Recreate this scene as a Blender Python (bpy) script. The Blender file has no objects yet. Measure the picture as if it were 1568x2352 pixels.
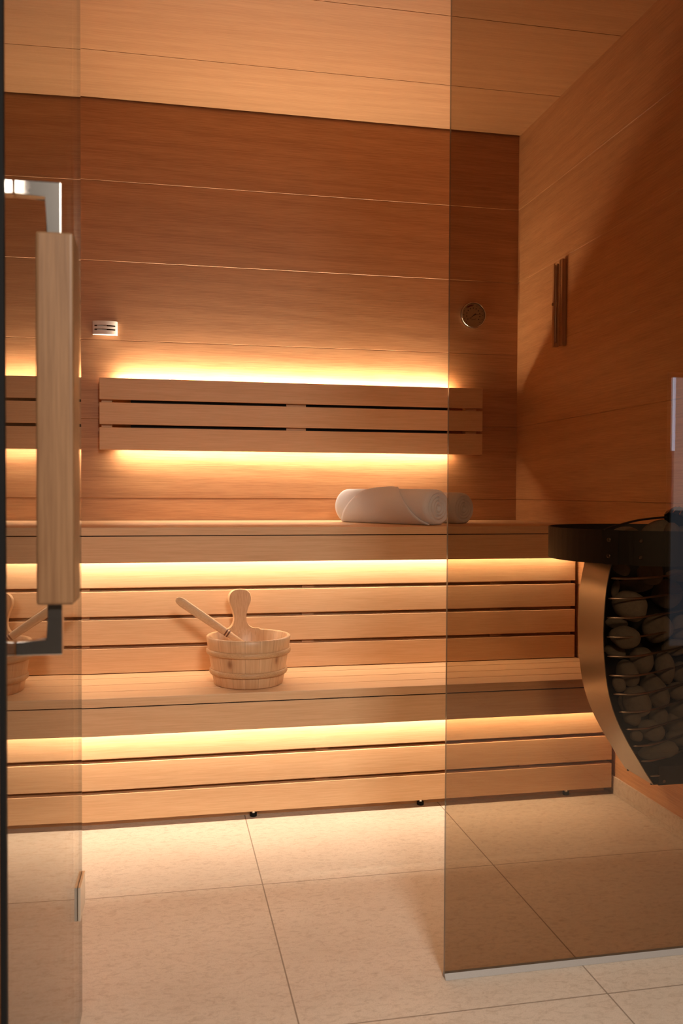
import bpy, bmesh, math, random
from mathutils import Vector, Matrix, noise

random.seed(7)
SC = bpy.context.scene
COL = SC.collection

# ------------------------------------------------------------------ camera
FPX, YAW, PITCH, ROLL = 2035.43, 0.2012016, -0.0234694, 0.0047485
CAM = Vector((-1.430786, -3.4272816, 0.9682047))
fw = Vector((math.sin(YAW) * math.cos(PITCH), math.cos(YAW) * math.cos(PITCH), math.sin(PITCH)))
rt = Vector((math.cos(YAW), -math.sin(YAW), 0))
up = rt.cross(fw)
rt, up = rt * math.cos(ROLL) + up * math.sin(ROLL), up * math.cos(ROLL) - rt * math.sin(ROLL)
cd = bpy.data.cameras.new('camera')
cam = bpy.data.objects.new('camera', cd)
COL.objects.link(cam)
cam.matrix_world = Matrix(((rt.x, up.x, -fw.x, CAM.x), (rt.y, up.y, -fw.y, CAM.y), (rt.z, up.z, -fw.z, CAM.z), (0, 0, 0, 1)))
cd.sensor_fit = 'VERTICAL'
cd.sensor_height = 36.0
cd.lens = FPX / 2352 * 36.0
cd.clip_start = 0.02
cd.dof.use_dof = True
cd.dof.focus_distance = 2.85
cd.dof.aperture_fstop = cd.lens / 1000 / 0.0042
SC.camera = cam

# ------------------------------------------------------------------ world, light levels, exposure
SC.view_settings.view_transform = 'Standard'
SC.view_settings.look = 'None'
SC.view_settings.gamma = 1.0
SC.view_settings.use_curve_mapping = False
SC.view_settings.exposure = 0.0
SC.cycles.max_bounces = 14
SC.cycles.diffuse_bounces = 8
SC.cycles.glossy_bounces = 5
SC.cycles.transparent_max_bounces = 24
SC.cycles.use_denoising = True
SC.cycles.sample_clamp_indirect = 30.0

W = bpy.data.worlds.new('world')
SC.world = W
W.use_nodes = True
W.node_tree.nodes['Background'].inputs[0].default_value = (0.5, 0.55, 0.62, 1)
W.node_tree.nodes['Background'].inputs[1].default_value = 0.3

LED_COL = (1.0, 0.83, 0.62)
LED_BACKREST_TOP = 470.0
LED_BACKREST_BOTTOM = 165.0
LED_UPPER = 110.0
LED_LOWER = 130.0
FILL_LAMP = 34.0          # added lamp lighting the cabin from the room in front, watts
FILL_LAMP_COL = (1.0, 0.86, 0.72)
WINDOW_GLOW = 5.5


def area(name, loc, size_x, size_y, power, col, rot=(0, 0, 0)):
    l = bpy.data.lights.new(name, 'AREA')
    l.shape = 'RECTANGLE'
    l.size, l.size_y = size_x, size_y
    l.energy, l.color = power, col
    o = bpy.data.objects.new(name, l)
    o.location, o.rotation_euler = loc, rot
    COL.objects.link(o)
    return o


LAMP_TILT = math.radians(38)
LAMP_POS = Vector((-1.05, -4.25, 2.05))
ld_ = area('fill_lamp_light', LAMP_POS + Vector((0, math.sin(LAMP_TILT), -math.cos(LAMP_TILT))) * 0.012, 0.46, 0.46, FILL_LAMP, FILL_LAMP_COL, (LAMP_TILT, 0, 0))  # light of the added panel lamp, aimed at the cabin fronts
ld_.data.spread = math.radians(115)

# ------------------------------------------------------------------ materials


class NT:
    def __init__(self, name):
        self.m = bpy.data.materials.new(name)
        self.m.use_nodes = True
        self.t = self.m.node_tree
        self.b = self.t.nodes['Principled BSDF']
        self.out = self.t.nodes['Material Output']

    def n(self, typ, **kw):
        nd = self.t.nodes.new(typ)
        for k, v in kw.items():
            if k.startswith('i_'):
                key = k[2:]
                key = int(key) if key.isdigit() else key.replace('_', ' ')
                nd.inputs[key].default_value = v
            else:
                setattr(nd, k, v)
        return nd

    def l(self, a, b):
        self.t.links.new(a, b)

    def math(self, op, a, b=None, c=None):
        nd = self.n('ShaderNodeMath', operation=op)
        for i, v in enumerate((a, b, c)):
            if v is None:
                continue
            if isinstance(v, (int, float)):
                nd.inputs[i].default_value = v
            else:
                self.l(v, nd.inputs[i])
        return nd.outputs[0]

    def mix(self, f, a, b):
        nd = self.n('ShaderNodeMix', data_type='RGBA')
        for s, v in ((nd.inputs[0], f), (nd.inputs[6], a), (nd.inputs[7], b)):
            if isinstance(v, (int, float)):
                s.default_value = v
            elif isinstance(v, tuple):
                s.default_value = v if len(v) == 4 else (*v, 1)
            else:
                self.l(v, s)
        return nd.outputs[2]

    def ramp(self, f, p0, p1):
        nd = self.n('ShaderNodeMapRange')
        nd.inputs[1].default_value, nd.inputs[2].default_value = p0, p1
        self.l(f, nd.inputs[0])
        return nd.outputs[0]


def wood(name, light, dark, axis='X', rough=0.5, fine=1.0, figure=0.55, bump=0.12, spread=0.10):
    """Sawn wood with the grain along one object axis."""
    m = NT(name)
    tc = m.n('ShaderNodeTexCoord')
    oi = m.n('ShaderNodeObjectInfo')
    off = m.n('ShaderNodeVectorMath', operation='SCALE')
    off.inputs[0].default_value = (7.3, 5.1, 9.7)
    m.l(oi.outputs['Random'], off.inputs['Scale'])
    add = m.n('ShaderNodeVectorMath', operation='ADD')
    m.l(tc.outputs['Object'], add.inputs[0])
    m.l(off.outputs[0], add.inputs[1])

    def stretched(al, ac):
        s = {'X': (al, ac, ac), 'Y': (ac, al, ac), 'Z': (ac, ac, al)}[axis]
        mp = m.n('ShaderNodeMapping')
        mp.inputs['Scale'].default_value = s
        m.l(add.outputs[0], mp.inputs['Vector'])
        return mp.outputs[0]
    f1 = m.n('ShaderNodeTexNoise', i_Scale=1.0, i_Detail=5.0, i_Roughness=0.65)
    m.l(stretched(9 * fine, 330 * fine), f1.inputs['Vector'])
    f2 = m.n('ShaderNodeTexNoise', i_Scale=1.0, i_Detail=3.0, i_Roughness=0.5)
    m.l(stretched(1.1 * fine, 26 * fine), f2.inputs['Vector'])
    wv = m.n('ShaderNodeTexWave', wave_type='BANDS', bands_direction='DIAGONAL', i_Scale=1.0, i_Distortion=9.0,
             i_Detail=2.0)
    wv.inputs['Detail Scale'].default_value = 0.7
    m.l(stretched(0.55 * fine, 9 * fine), wv.inputs['Vector'])
    fine_f = m.ramp(f1.outputs['Fac'], 0.38, 0.64)
    wide_f = m.ramp(f2.outputs['Fac'], 0.3, 0.7)
    fig = m.math('MULTIPLY', m.ramp(wv.outputs['Fac'], 0.1, 0.9), figure)
    s = m.math('ADD', m.math('MULTIPLY', fine_f, 0.62), m.math('MULTIPLY', wide_f, 0.38 * (1 - figure)))
    s = m.math('ADD', s, m.math('MULTIPLY', fig, 0.38))
    rnd = m.math('MULTIPLY', m.math('SUBTRACT', oi.outputs['Random'], 0.5), spread * 2)
    s = m.math('ADD', s, rnd)
    col = m.mix(s, light, dark)
    m.l(col, m.b.inputs['Base Color'])
    m.b.inputs['Roughness'].default_value = rough
    m.b.inputs['Specular IOR Level'].default_value = 0.35
    bp = m.n('ShaderNodeBump')
    bp.inputs['Strength'].default_value = bump
    bp.inputs['Distance'].default_value = 0.0012
    m.l(f1.outputs['Fac'], bp.inputs['Height'])
    m.l(bp.outputs[0], m.b.inputs['Normal'])
    return m.m


def plain(name, col, rough=0.5, metal=0.0, spec=0.5, bump=0.0, bscale=400.0):
    m = NT(name)
    nz = m.n('ShaderNodeTexNoise', i_Scale=bscale, i_Detail=3.0)
    tc = m.n('ShaderNodeTexCoord')
    m.l(tc.outputs['Object'], nz.inputs['Vector'])
    c2 = tuple(c * 0.86 for c in col)
    m.l(m.mix(nz.outputs['Fac'], col, c2), m.b.inputs['Base Color'])
    m.b.inputs['Roughness'].default_value = rough
    m.b.inputs['Metallic'].default_value = metal
    m.b.inputs['Specular IOR Level'].default_value = spec
    if bump:
        bp = m.n('ShaderNodeBump')
        bp.inputs['Strength'].default_value = bump
        bp.inputs['Distance'].default_value = 0.001
        m.l(nz.outputs['Fac'], bp.inputs['Height'])
        m.l(bp.outputs[0], m.b.inputs['Normal'])
    return m.m


def emitter(name, col, strength):
    m = NT(name)
    e = m.n('ShaderNodeEmission')
    e.inputs[0].default_value = (*col, 1)
    e.inputs[1].default_value = strength
    m.l(e.outputs[0], m.out.inputs['Surface'])
    return m.m


def glass(name, tint, gloss=1.0):
    """Sheet glass: tinted straight transmission plus a Fresnel reflection at each face."""
    m = NT(name)
    ge = m.n('ShaderNodeNewGeometry')
    ior = m.math('MULTIPLY_ADD', ge.outputs['Backfacing'], (1 / 1.5 - 1.5), 1.5)
    fr = m.n('ShaderNodeFresnel')
    m.l(ior, fr.inputs['IOR'])
    tr = m.n('ShaderNodeBsdfTransparent')
    tr.inputs[0].default_value = (*tint, 1)
    gl = m.n('ShaderNodeBsdfGlossy')
    gl.inputs['Roughness'].default_value = 0.0
    gl.inputs['Color'].default_value = (gloss, gloss, gloss, 1)
    mx = m.n('ShaderNodeMixShader')
    m.l(fr.outputs[0], mx.inputs[0])
    m.l(tr.outputs[0], mx.inputs[1])
    m.l(gl.outputs[0], mx.inputs[2])
    m.l(mx.outputs[0], m.out.inputs['Surface'])
    return m.m


def tile_mat(joints=True):
    m = NT('beige_stone_tile')
    tc = m.n('ShaderNodeTexCoord')
    sp = m.n('ShaderNodeSeparateXYZ')
    m.l(tc.outputs['Object'], sp.inputs[0])

    def line(co, origin):
        a = m.math('DIVIDE', m.math('SUBTRACT', co, origin), 0.6)
        a = m.math('SUBTRACT', a, m.math('ROUND', a))
        return m.math('LESS_THAN', m.math('ABSOLUTE', a), 0.0025)
    g = m.math('MULTIPLY', m.math('MAXIMUM', line(sp.outputs[0], -1.1852), line(sp.outputs[1], -1.2745)), 1.0 if joints else 0.0)
    n1 = m.n('ShaderNodeTexNoise', i_Scale=3.5, i_Detail=5.0, i_Roughness=0.6)
    n2 = m.n('ShaderNodeTexNoise', i_Scale=70.0, i_Detail=6.0, i_Roughness=0.75, i_Distortion=0.8)
    n3 = m.n('ShaderNodeTexNoise', i_Scale=620.0, i_Detail=2.0)
    mp = m.n('ShaderNodeMapping')
    mp.inputs['Scale'].default_value = (0.7, 1.3, 1)
    m.l(tc.outputs['Object'], mp.inputs['Vector'])
    for q in (n1, n2, n3):
        m.l(mp.outputs[0], q.inputs['Vector'])
    c = m.mix(m.ramp(n1.outputs['Fac'], 0.3, 0.7), (0.66, 0.57, 0.475), (0.58, 0.49, 0.40))
    c = m.mix(m.math('MULTIPLY', m.ramp(n2.outputs['Fac'], 0.48, 0.72), 0.75), c, (0.37, 0.28, 0.205))
    c = m.mix(m.math('MULTIPLY', m.ramp(n3.outputs['Fac'], 0.45, 0.7), 0.5), c, (0.40, 0.31, 0.235))
    c = m.mix(g, c, (0.26, 0.20, 0.15))
    m.l(c, m.b.inputs['Base Color'])
    m.b.inputs['Roughness'].default_value = 0.55
    m.b.inputs['Specular IOR Level'].default_value = 0.3
    bp = m.n('ShaderNodeBump')
    bp.inputs['Strength'].default_value = 0.25
    bp.inputs['Distance'].default_value = 0.002
    h = m.math('SUBTRACT', m.math('MULTIPLY', n2.outputs['Fac'], 0.25), g)
    m.l(h, bp.inputs['Height'])
    m.l(bp.outputs[0], m.b.inputs['Normal'])
    return m.m


M = {}
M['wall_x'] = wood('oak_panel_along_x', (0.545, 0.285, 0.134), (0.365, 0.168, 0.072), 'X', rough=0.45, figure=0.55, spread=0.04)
M['wall_y'] = wood('oak_panel_along_y_brightened', (0.66, 0.365, 0.18), (0.47, 0.235, 0.105), 'Y', rough=0.45, figure=0.55, spread=0.04)  # same oak, lightened to stand in for light missing on the side walls
M['ceil'] = wood('oak_ceiling_panel', (0.60, 0.345, 0.178), (0.47, 0.25, 0.12), 'X', rough=0.5, figure=0.5, spread=0.04)
M['bench'] = wood('alder_board', (0.74, 0.49, 0.285), (0.62, 0.375, 0.20), 'X', rough=0.5, figure=0.25, bump=0.1, spread=0.1)
M['bench_end'] = M['bench']
M['pine'] = wood('knotty_pine_stave', (0.74, 0.50, 0.29), (0.56, 0.32, 0.16), 'Z', rough=0.45, fine=1.6, figure=0.4)
M['pine_band'] = wood('pine_hoop', (0.66, 0.42, 0.22), (0.46, 0.25, 0.12), 'X', rough=0.5, fine=1.6, figure=0.2)
M['ladle_wood'] = wood('pale_ladle_wood', (0.74, 0.52, 0.31), (0.60, 0.38, 0.21), 'X', rough=0.45, fine=1.5, figure=0.2)
M['handle_wood'] = wood('oak_door_grip', (0.245, 0.132, 0.064), (0.15, 0.074, 0.033), 'Z', rough=0.45, fine=0.9, figure=0.7)
M['timer_wood'] = wood('timer_wood', (0.50, 0.27, 0.13), (0.36, 0.17, 0.08), 'Z', rough=0.5, figure=0.2)
M['dark'] = plain('black_metal', (0.018, 0.016, 0.015), 0.45, 0.0, 0.4, 0.15, 900)
M['backing'] = plain('black_backing', (0.012, 0.010, 0.009), 0.8)
M['seal'] = plain('black_rubber_seal', (0.004, 0.004, 0.0045), 0.7, 0.0, 0.2)
M['steel'] = plain('brushed_steel', (0.50, 0.46, 0.42), 0.27, 1.0)
M['chrome'] = plain('chrome', (0.56, 0.53, 0.50), 0.235, 1.0)
M['satin'] = plain('satin_nickel', (0.82, 0.80, 0.76), 0.32, 1.0)
M['silicone'] = plain('grey_silicone', (0.34, 0.31, 0.29), 0.5)
M['cream'] = plain('cream_plastic', (0.82, 0.76, 0.70), 0.4)
M['black'] = plain('dark_gap', (0.01, 0.008, 0.007), 0.9)
M['plaster'] = plain('dark_plaster', (0.075, 0.062, 0.052), 0.85, bump=0.1, bscale=120)
M['bolt'] = plain('dull_bolt', (0.16, 0.13, 0.11), 0.4, 1.0)
M['rock'] = None
M['led_top'] = emitter('led_backrest_top', LED_COL, LED_BACKREST_TOP)
M['led_bot'] = emitter('led_backrest_bottom', LED_COL, LED_BACKREST_BOTTOM)
M['led_upper'] = emitter('led_upper_bench', LED_COL, LED_UPPER)
M['led_lower'] = emitter('led_lower_bench', LED_COL, LED_LOWER)
M['window_glow'] = emitter('daylight_pane', (0.62, 0.76, 1.0), WINDOW_GLOW)
M['curtain_glow'] = emitter('backlit_curtain', (1.0, 0.86, 0.80), 1.3)
M['frost_glow'] = emitter('frosted_daylight_pane', (0.70, 0.80, 1.0), 0.30)
M['lamp_face'] = emitter('fill_lamp_face', FILL_LAMP_COL, 6.0)
M['panel_glass'] = glass('bronze_glass', (0.72, 0.65, 0.565))
M['door_glass'] = glass('bronze_door_glass', (0.72, 0.65, 0.565))
M['glass_edge'] = plain('polished_glass_edge', (0.06, 0.05, 0.04), 0.15, 0.0, 0.8)
M['tile'] = tile_mat()
M['base_tile'] = tile_mat(False)


def rock_mat():
    m = NT('sauna_stone')
    tc = m.n('ShaderNodeTexCoord')
    oi = m.n('ShaderNodeObjectInfo')
    n1 = m.n('ShaderNodeTexNoise', i_Scale=4.0, i_Detail=6.0, i_Roughness=0.7)
    n2 = m.n('ShaderNodeTexNoise', i_Scale=34.0, i_Detail=4.0, i_Roughness=0.8)
    m.l(tc.outputs['Object'], n1.inputs['Vector'])
    m.l(tc.outputs['Object'], n2.inputs['Vector'])
    c = m.mix(m.ramp(n1.outputs['Fac'], 0.3, 0.7), (0.30, 0.265, 0.215), (0.21, 0.185, 0.155))
    c = m.mix(m.math('MULTIPLY', m.ramp(n2.outputs['Fac'], 0.45, 0.7), 0.6), c, (0.10, 0.085, 0.07))
    c = m.mix(m.math('MULTIPLY', oi.outputs['Random'], 0.35), c, (0.16, 0.14, 0.12))
    m.l(c, m.b.inputs['Base Color'])
    m.b.inputs['Roughness'].default_value = 0.85
    bp = m.n('ShaderNodeBump')
    bp.inputs['Strength'].default_value = 0.5
    bp.inputs['Distance'].default_value = 0.02
    m.l(n2.outputs['Fac'], bp.inputs['Height'])
    m.l(bp.outputs[0], m.b.inputs['Normal'])
    return m.m


def towel_mat():
    m = NT('terry_cotton')
    tc = m.n('ShaderNodeTexCoord')
    n1 = m.n('ShaderNodeTexNoise', i_Scale=520.0, i_Detail=3.0, i_Roughness=0.7)
    n2 = m.n('ShaderNodeTexNoise', i_Scale=60.0, i_Detail=4.0)
    m.l(tc.outputs['Object'], n1.inputs['Vector'])
    m.l(tc.outputs['Object'], n2.inputs['Vector'])
    m.l(m.mix(n1.outputs['Fac'], (0.82, 0.86, 0.93), (0.72, 0.755, 0.83)), m.b.inputs['Base Color'])
    m.b.inputs['Roughness'].default_value = 0.95
    m.b.inputs['Sheen Weight'].default_value = 0.25
    m.b.inputs['Specular IOR Level'].default_value = 0.1
    bp = m.n('ShaderNodeBump')
    bp.inputs['Strength'].default_value = 0.45
    bp.inputs['Distance'].default_value = 0.002
    m.l(m.math('ADD', n1.outputs['Fac'], n2.outputs['Fac']), bp.inputs['Height'])
    m.l(bp.outputs[0], m.b.inputs['Normal'])
    return m.m


M['rock'] = rock_mat()
M['towel'] = towel_mat()

# ------------------------------------------------------------------ builders


def tag(o, label=None, cat=None, group=None, kind=None):
    for k, v in (('label', label), ('category', cat), ('group', group), ('kind', kind)):
        if v:
            o[k] = v
    return o


def empty(name, loc, label, cat, group=None, kind=None):
    o = bpy.data.objects.new(name, None)
    o.empty_display_size = 0.1
    o.location = loc
    COL.objects.link(o)
    return tag(o, label, cat, group, kind)


def world_loc(o):
    v = Vector(o.location)
    while o.parent:
        o = o.parent
        v += Vector(o.location)
    return v


def link(name, me, mat, parent=None, smooth=False):
    if mat:
        for q in (mat if isinstance(mat, (list, tuple)) else [mat]):
            me.materials.append(q)
    if smooth:
        for p in me.polygons:
            p.use_smooth = True
    o = bpy.data.objects.new(name, me)
    COL.objects.link(o)
    if parent:
        o.parent = parent
    return o


def put(name, bm, mat, parent=None, smooth=False, bevel=0.0, seg=2):
    """bm holds world coordinates; the object gets its origin at its own centre."""
    if bevel:
        bmesh.ops.bevel(bm, geom=[e for e in bm.edges], offset=bevel, segments=seg, affect='EDGES', profile=0.6)
    bmesh.ops.recalc_face_normals(bm, faces=bm.faces[:])
    lo = Vector([min(v.co[i] for v in bm.verts) for i in range(3)])
    hi = Vector([max(v.co[i] for v in bm.verts) for i in range(3)])
    c = (lo + hi) / 2
    if parent is None:
        c.z = lo.z
    for v in bm.verts:
        v.co -= c
    me = bpy.data.meshes.new(name)
    bm.to_mesh(me)
    bm.free()
    o = link(name, me, mat, parent, smooth)
    o.location = c - (world_loc(parent) if parent else Vector((0, 0, 0)))
    return o


def put0(name, bm, mat, smooth=False):
    """world-coordinate mesh whose origin stays at the world origin (materials laid out in room coordinates)."""
    bmesh.ops.recalc_face_normals(bm, faces=bm.faces[:])
    me = bpy.data.meshes.new(name)
    bm.to_mesh(me)
    bm.free()
    return link(name, me, mat, None, smooth)


def bx(bm, x0, x1, y0, y1, z0, z1):
    vs = [bm.verts.new((x, y, z)) for z in (z0, z1) for y in (y0, y1) for x in (x0, x1)]
    for f in ((0, 2, 3, 1), (4, 5, 7, 6), (0, 1, 5, 4), (2, 6, 7, 3), (0, 4, 6, 2), (1, 3, 7, 5)):
        bm.faces.new([vs[i] for i in f])
    return bm


def box(name, x, y, z, mat, parent=None, bevel=0.0, seg=2):
    return put(name, bx(bmesh.new(), *x, *y, *z), mat, parent, bevel=bevel, seg=seg)


def led(x, y, z, mat, parent, face):
    """LED tape: a thin strip that gives light from one side only (face +1 up, -1 down)"""
    bm = bx(bmesh.new(), *x, *y, *z)
    bmesh.ops.recalc_face_normals(bm, faces=bm.faces[:])
    for f in bm.faces:
        f.material_index = 0 if f.normal.z * face > 0.9 else 1
    return put('led_strip', bm, [mat, M['backing']], parent)


def tube(bm, pts, r, n=10, cap=True):
    pts = [Vector(p) for p in pts]
    rs = r if isinstance(r, (list, tuple)) else [r] * len(pts)
    rings = []
    ref = Vector((0.13, 0.21, 1)).normalized()
    for i, p in enumerate(pts):
        t = (pts[min(i + 1, len(pts) - 1)] - pts[max(i - 1, 0)]).normalized()
        if abs(t.dot(ref)) > 0.95:
            ref = Vector((1, 0.2, 0.1)).normalized()
        a = t.cross(ref).normalized()
        b = t.cross(a)
        rings.append([bm.verts.new(p + (a * math.cos(2 * math.pi * k / n) + b * math.sin(2 * math.pi * k / n)) * rs[i]) for k in range(n)])
    for q, w in zip(rings, rings[1:]):
        for k in range(n):
            bm.faces.new((q[k], q[(k + 1) % n], w[(k + 1) % n], w[k]))
    if cap:
        bm.faces.new(rings[0][::-1])
        bm.faces.new(rings[-1])
    return bm


def lathe(bm, prof, c, n=64, axis='Z', closed=True):
    """prof: list of (radius, height) going round a closed loop (or an open one)."""
    c = Vector(c)
    rings = []
    for r, h in prof:
        ring = []
        for k in range(n):
            a = 2 * math.pi * k / n
            u, v = r * math.cos(a), r * math.sin(a)
            d = {'Z': (u, v, h), 'Y': (u, h, v), 'X': (h, u, v)}[axis]
            ring.append(bm.verts.new(c + Vector(d)))
        rings.append(ring)
    pairs = list(zip(rings, rings[1:])) + ([(rings[-1], rings[0])] if closed else [])
    for q, w in pairs:
        for k in range(n):
            bm.faces.new((q[k], q[(k + 1) % n], w[(k + 1) % n], w[k]))
    return bm


def disc(bm, c, r, t, n=40, axis='Y'):
    c = Vector(c)
    lo, hi = [], []
    for k in range(n):
        a = 2 * math.pi * k / n
        u, v = r * math.cos(a), r * math.sin(a)
        for h, L in ((0, lo), (t, hi)):
            d = {'Z': (u, v, h), 'Y': (u, h, v), 'X': (h, u, v)}[axis]
            L.append(bm.verts.new(c + Vector(d)))
    bm.faces.new(lo)
    bm.faces.new(hi[::-1])
    for k in range(n):
        bm.faces.new((lo[k], lo[(k + 1) % n], hi[(k + 1) % n], hi[k]))
    return bm


def prism(bm, poly, f0, f1):
    """poly: 2-D points; f0/f1 map a point to 3-D for the two faces."""
    a = [bm.verts.new(f0(*p)) for p in poly]
    b = [bm.verts.new(f1(*p)) for p in poly]
    bm.faces.new(a)
    bm.faces.new(b[::-1])
    n = len(poly)
    for k in range(n):
        bm.faces.new((a[k], a[(k + 1) % n], b[(k + 1) % n], b[k]))
    return bm


def smooth_curve(pts, n=6):
    """Catmull-Rom through the points."""
    pts = [Vector(p) for p in pts]
    out = []
    for i in range(len(pts) - 1):
        p0 = pts[max(i - 1, 0)]
        p1, p2 = pts[i], pts[i + 1]
        p3 = pts[min(i + 2, len(pts) - 1)]
        for k in range(n):
            t = k / n
            out.append(0.5 * ((2 * p1) + (p2 - p0) * t + (2 * p0 - 5 * p1 + 4 * p2 - p3) * t * t + (3 * p1 - p0 - 3 * p2 + p3) * t ** 3))
    out.append(pts[-1])
    return out


# ------------------------------------------------------------------ room dimensions (metres)
H = 2.4153
XL = -2.62            # left wall of the cabin
YG = -1.7604          # glass front
YR, YQ = -0.5678, -0.8359   # skirt boards of the upper and the lower bench
YU, YL = -0.6395, -0.9063   # front edges of the two benches
ZU, ZL = 0.8538, 0.3902     # seat heights
SEAMS = [0.0, 0.351, 0.645, 0.938, 1.2325, 1.5266, 1.8193, 2.1149, 2.45]

# ---- structure
bm = bx(bmesh.new(), -4.6, 4.2, -5.6, 0.05, -0.06, 0.0)
tag(put0('floor', bm, M['tile']), 'beige stone tile floor with thin joints', 'floor', kind='structure')


def planked(name, along, seams, mk, mat, label, face=-1):
    """stacked panels; the lower lip of each stands about a millimetre proud of the one below"""
    bm = bmesh.new()
    for a, b in zip(seams, seams[1:]):
        x0, x1, y0, y1, _, _ = mk(a, b)
        lip = 0.0 if abs(a - 1.5266) < 1e-4 else 0.0012
        front, back = {('X', -1): (y0, y1), ('X', 1): (y1, y0), ('Y', -1): (x0, x1), ('Y', 1): (x1, x0)}[along, face]
        sg = -1 if back > front else 1
        prof = [(front, b - 0.0003), (front + sg * lip, a + 0.0026), (front - sg * 0.0012, a + 0.0003), (back, a + 0.0003), (back, b - 0.0003)]
        if along == 'X':
            prism(bm, prof, lambda y, z: (x0, y, z), lambda y, z: (x1, y, z))
        else:
            prism(bm, prof, lambda x, z: (x, y0, z), lambda x, z: (x, y1, z))
    return tag(put0(name, bm, mat), label, 'wall', kind='structure')


planked('wall_back', 'X', SEAMS, lambda a, b: (XL, 0.0, 0.0, 0.02, a, b), M['wall_x'], 'oak panelled back wall with fine horizontal seams')
planked('wall_right', 'Y', SEAMS, lambda a, b: (0.0, 0.02, YG + 0.004, 0.02, a, b), M['wall_y'], 'oak panelled right wall behind the stone heater')
planked('wall_left', 'Y', SEAMS, lambda a, b: (XL - 0.02, XL, YG + 0.004, 0.02, a, b), M['wall_y'], 'oak panelled left wall of the cabin', 1)
bm = bmesh.new()
bx(bm, XL - 0.06, 0.06, 0.021, 0.05, -0.05, H + 0.1)
bx(bm, 0.021, 0.05, YG - 0.004, 0.02, -0.05, H + 0.1)
bx(bm, XL - 0.05, XL - 0.021, YG - 0.004, 0.02, -0.05, H + 0.1)
tag(put0('wall_core', bm, M['black']), 'dark wall core seen only in the panel joints', 'wall', kind='structure')
cs = [-0.009, -0.375, -0.816, -1.256, YG + 0.003]
bm = bmesh.new()
for a, b in zip(cs, cs[1:]):
    bx(bm, XL, 0.0, b + 0.0015, a - 0.0015, H, H + 0.02)
tag(put0('ceiling', bm, M['ceil']), 'wide oak ceiling boards over the cabin', 'ceiling', kind='structure')
bm = bx(bmesh.new(), XL - 0.05, 0.05, YG - 0.004, 0.03, H + 0.022, H + 0.06)
tag(put0('ceiling_core', bm, M['black']), 'dark board above the ceiling joints', 'ceiling', kind='structure')
# tiled base strips
bm = bx(bmesh.new(), -0.007, -0.0005, YG + 0.006, -0.02, 0.0005, 0.0564)
o = tag(put('baseboard_right', bm, M['base_tile'], bevel=0.0012), 'low beige tile strip along the foot of the right wall', 'baseboard', kind='structure')
bm = bx(bmesh.new(), XL + 0.0005, -0.0075, -0.0075, -0.0005, 0.0005, 0.0564)
tag(put('baseboard_back', bm, M['base_tile'], bevel=0.0012), 'low beige tile strip along the foot of the back wall', 'baseboard', kind='structure')
# front wall left of the door (wood clad) and the room in front of the glass
planked('wall_front_left', 'X', SEAMS, lambda a, b: (-4.4, -1.5865, YG - 0.006, YG + 0.0035, a, b), M['wall_x'], 'wood clad wall beside the door hinges')
bm = bx(bmesh.new(), 0.052, 4.2, YG - 0.004, YG + 0.05, 0.0, H + 0.06)
tag(put0('wall_front_right', bm, M['plaster']), 'dark plain wall to the right of the glass front', 'wall', kind='structure')
bm = bx(bmesh.new(), -4.6, 4.2, -5.6, YG - 0.0065, H + 0.022, H + 0.06)
tag(put0('ceiling_front', bm, M['plaster']), 'dark ceiling of the room in front', 'ceiling', kind='structure')
bm = bx(bmesh.new(), -4.46, -4.4, -5.6, YG, 0.0, H + 0.02)
tag(put0('wall_outer_left', bm, M['plaster']), 'dark wall far left of the room in front', 'wall', kind='structure')
bm = bx(bmesh.new(), 4.14, 4.2, -5.6, YG, 0.0, H + 0.02)
tag(put0('wall_outer_right', bm, M['plaster']), 'dark wall far right of the room in front', 'wall', kind='structure')
YB = -5.0
WX0, WX1, WZ1 = 1.615, 2.75, 1.67
bm = bmesh.new()
bx(bm, -4.4, WX0 - 0.03, YB - 0.06, YB, 0.0, H + 0.02)
bx(bm, WX1 + 0.03, 4.14, YB - 0.06, YB, 0.0, H + 0.02)
bx(bm, WX0 - 0.03, WX1 + 0.03, YB - 0.06, YB, WZ1 + 0.03, H + 0.02)
tag(put0('wall_rear', bm, M['plaster']), 'dark wall behind the viewer with a tall window', 'wall', kind='structure')
wn = empty('window_2', ((WX0 + WX1) / 2, YB, 0.0), 'tall daylight window mirrored in the edge of the fixed glass', 'window', kind='structure')
bm = bmesh.new()
for x0, x1, z0, z1 in ((WX0 - 0.03, WX0, 0, WZ1 + 0.03), (WX1, WX1 + 0.03, 0, WZ1 + 0.03), (WX0, WX1, WZ1, WZ1 + 0.03), (WX0, WX1, 0, 0.03)):
    bx(bm, x0, x1, YB - 0.05, YB + 0.01, z0, z1)
put('frame', bm, M['satin'], wn)
box('pane', (WX0, WX0 + 0.04), (YB - 0.03, YB - 0.02), (1.225, WZ1), M['window_glow'], wn)
box('curtain', (WX0 + 0.04, WX1), (YB - 0.03, YB - 0.02), (0.86, WZ1), M['curtain_glow'], wn)
box('lower_pane', (WX0 - 0.0, WX1), (YB - 0.04, YB - 0.035), (0.03, 1.22), M['frost_glow'], wn)

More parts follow.
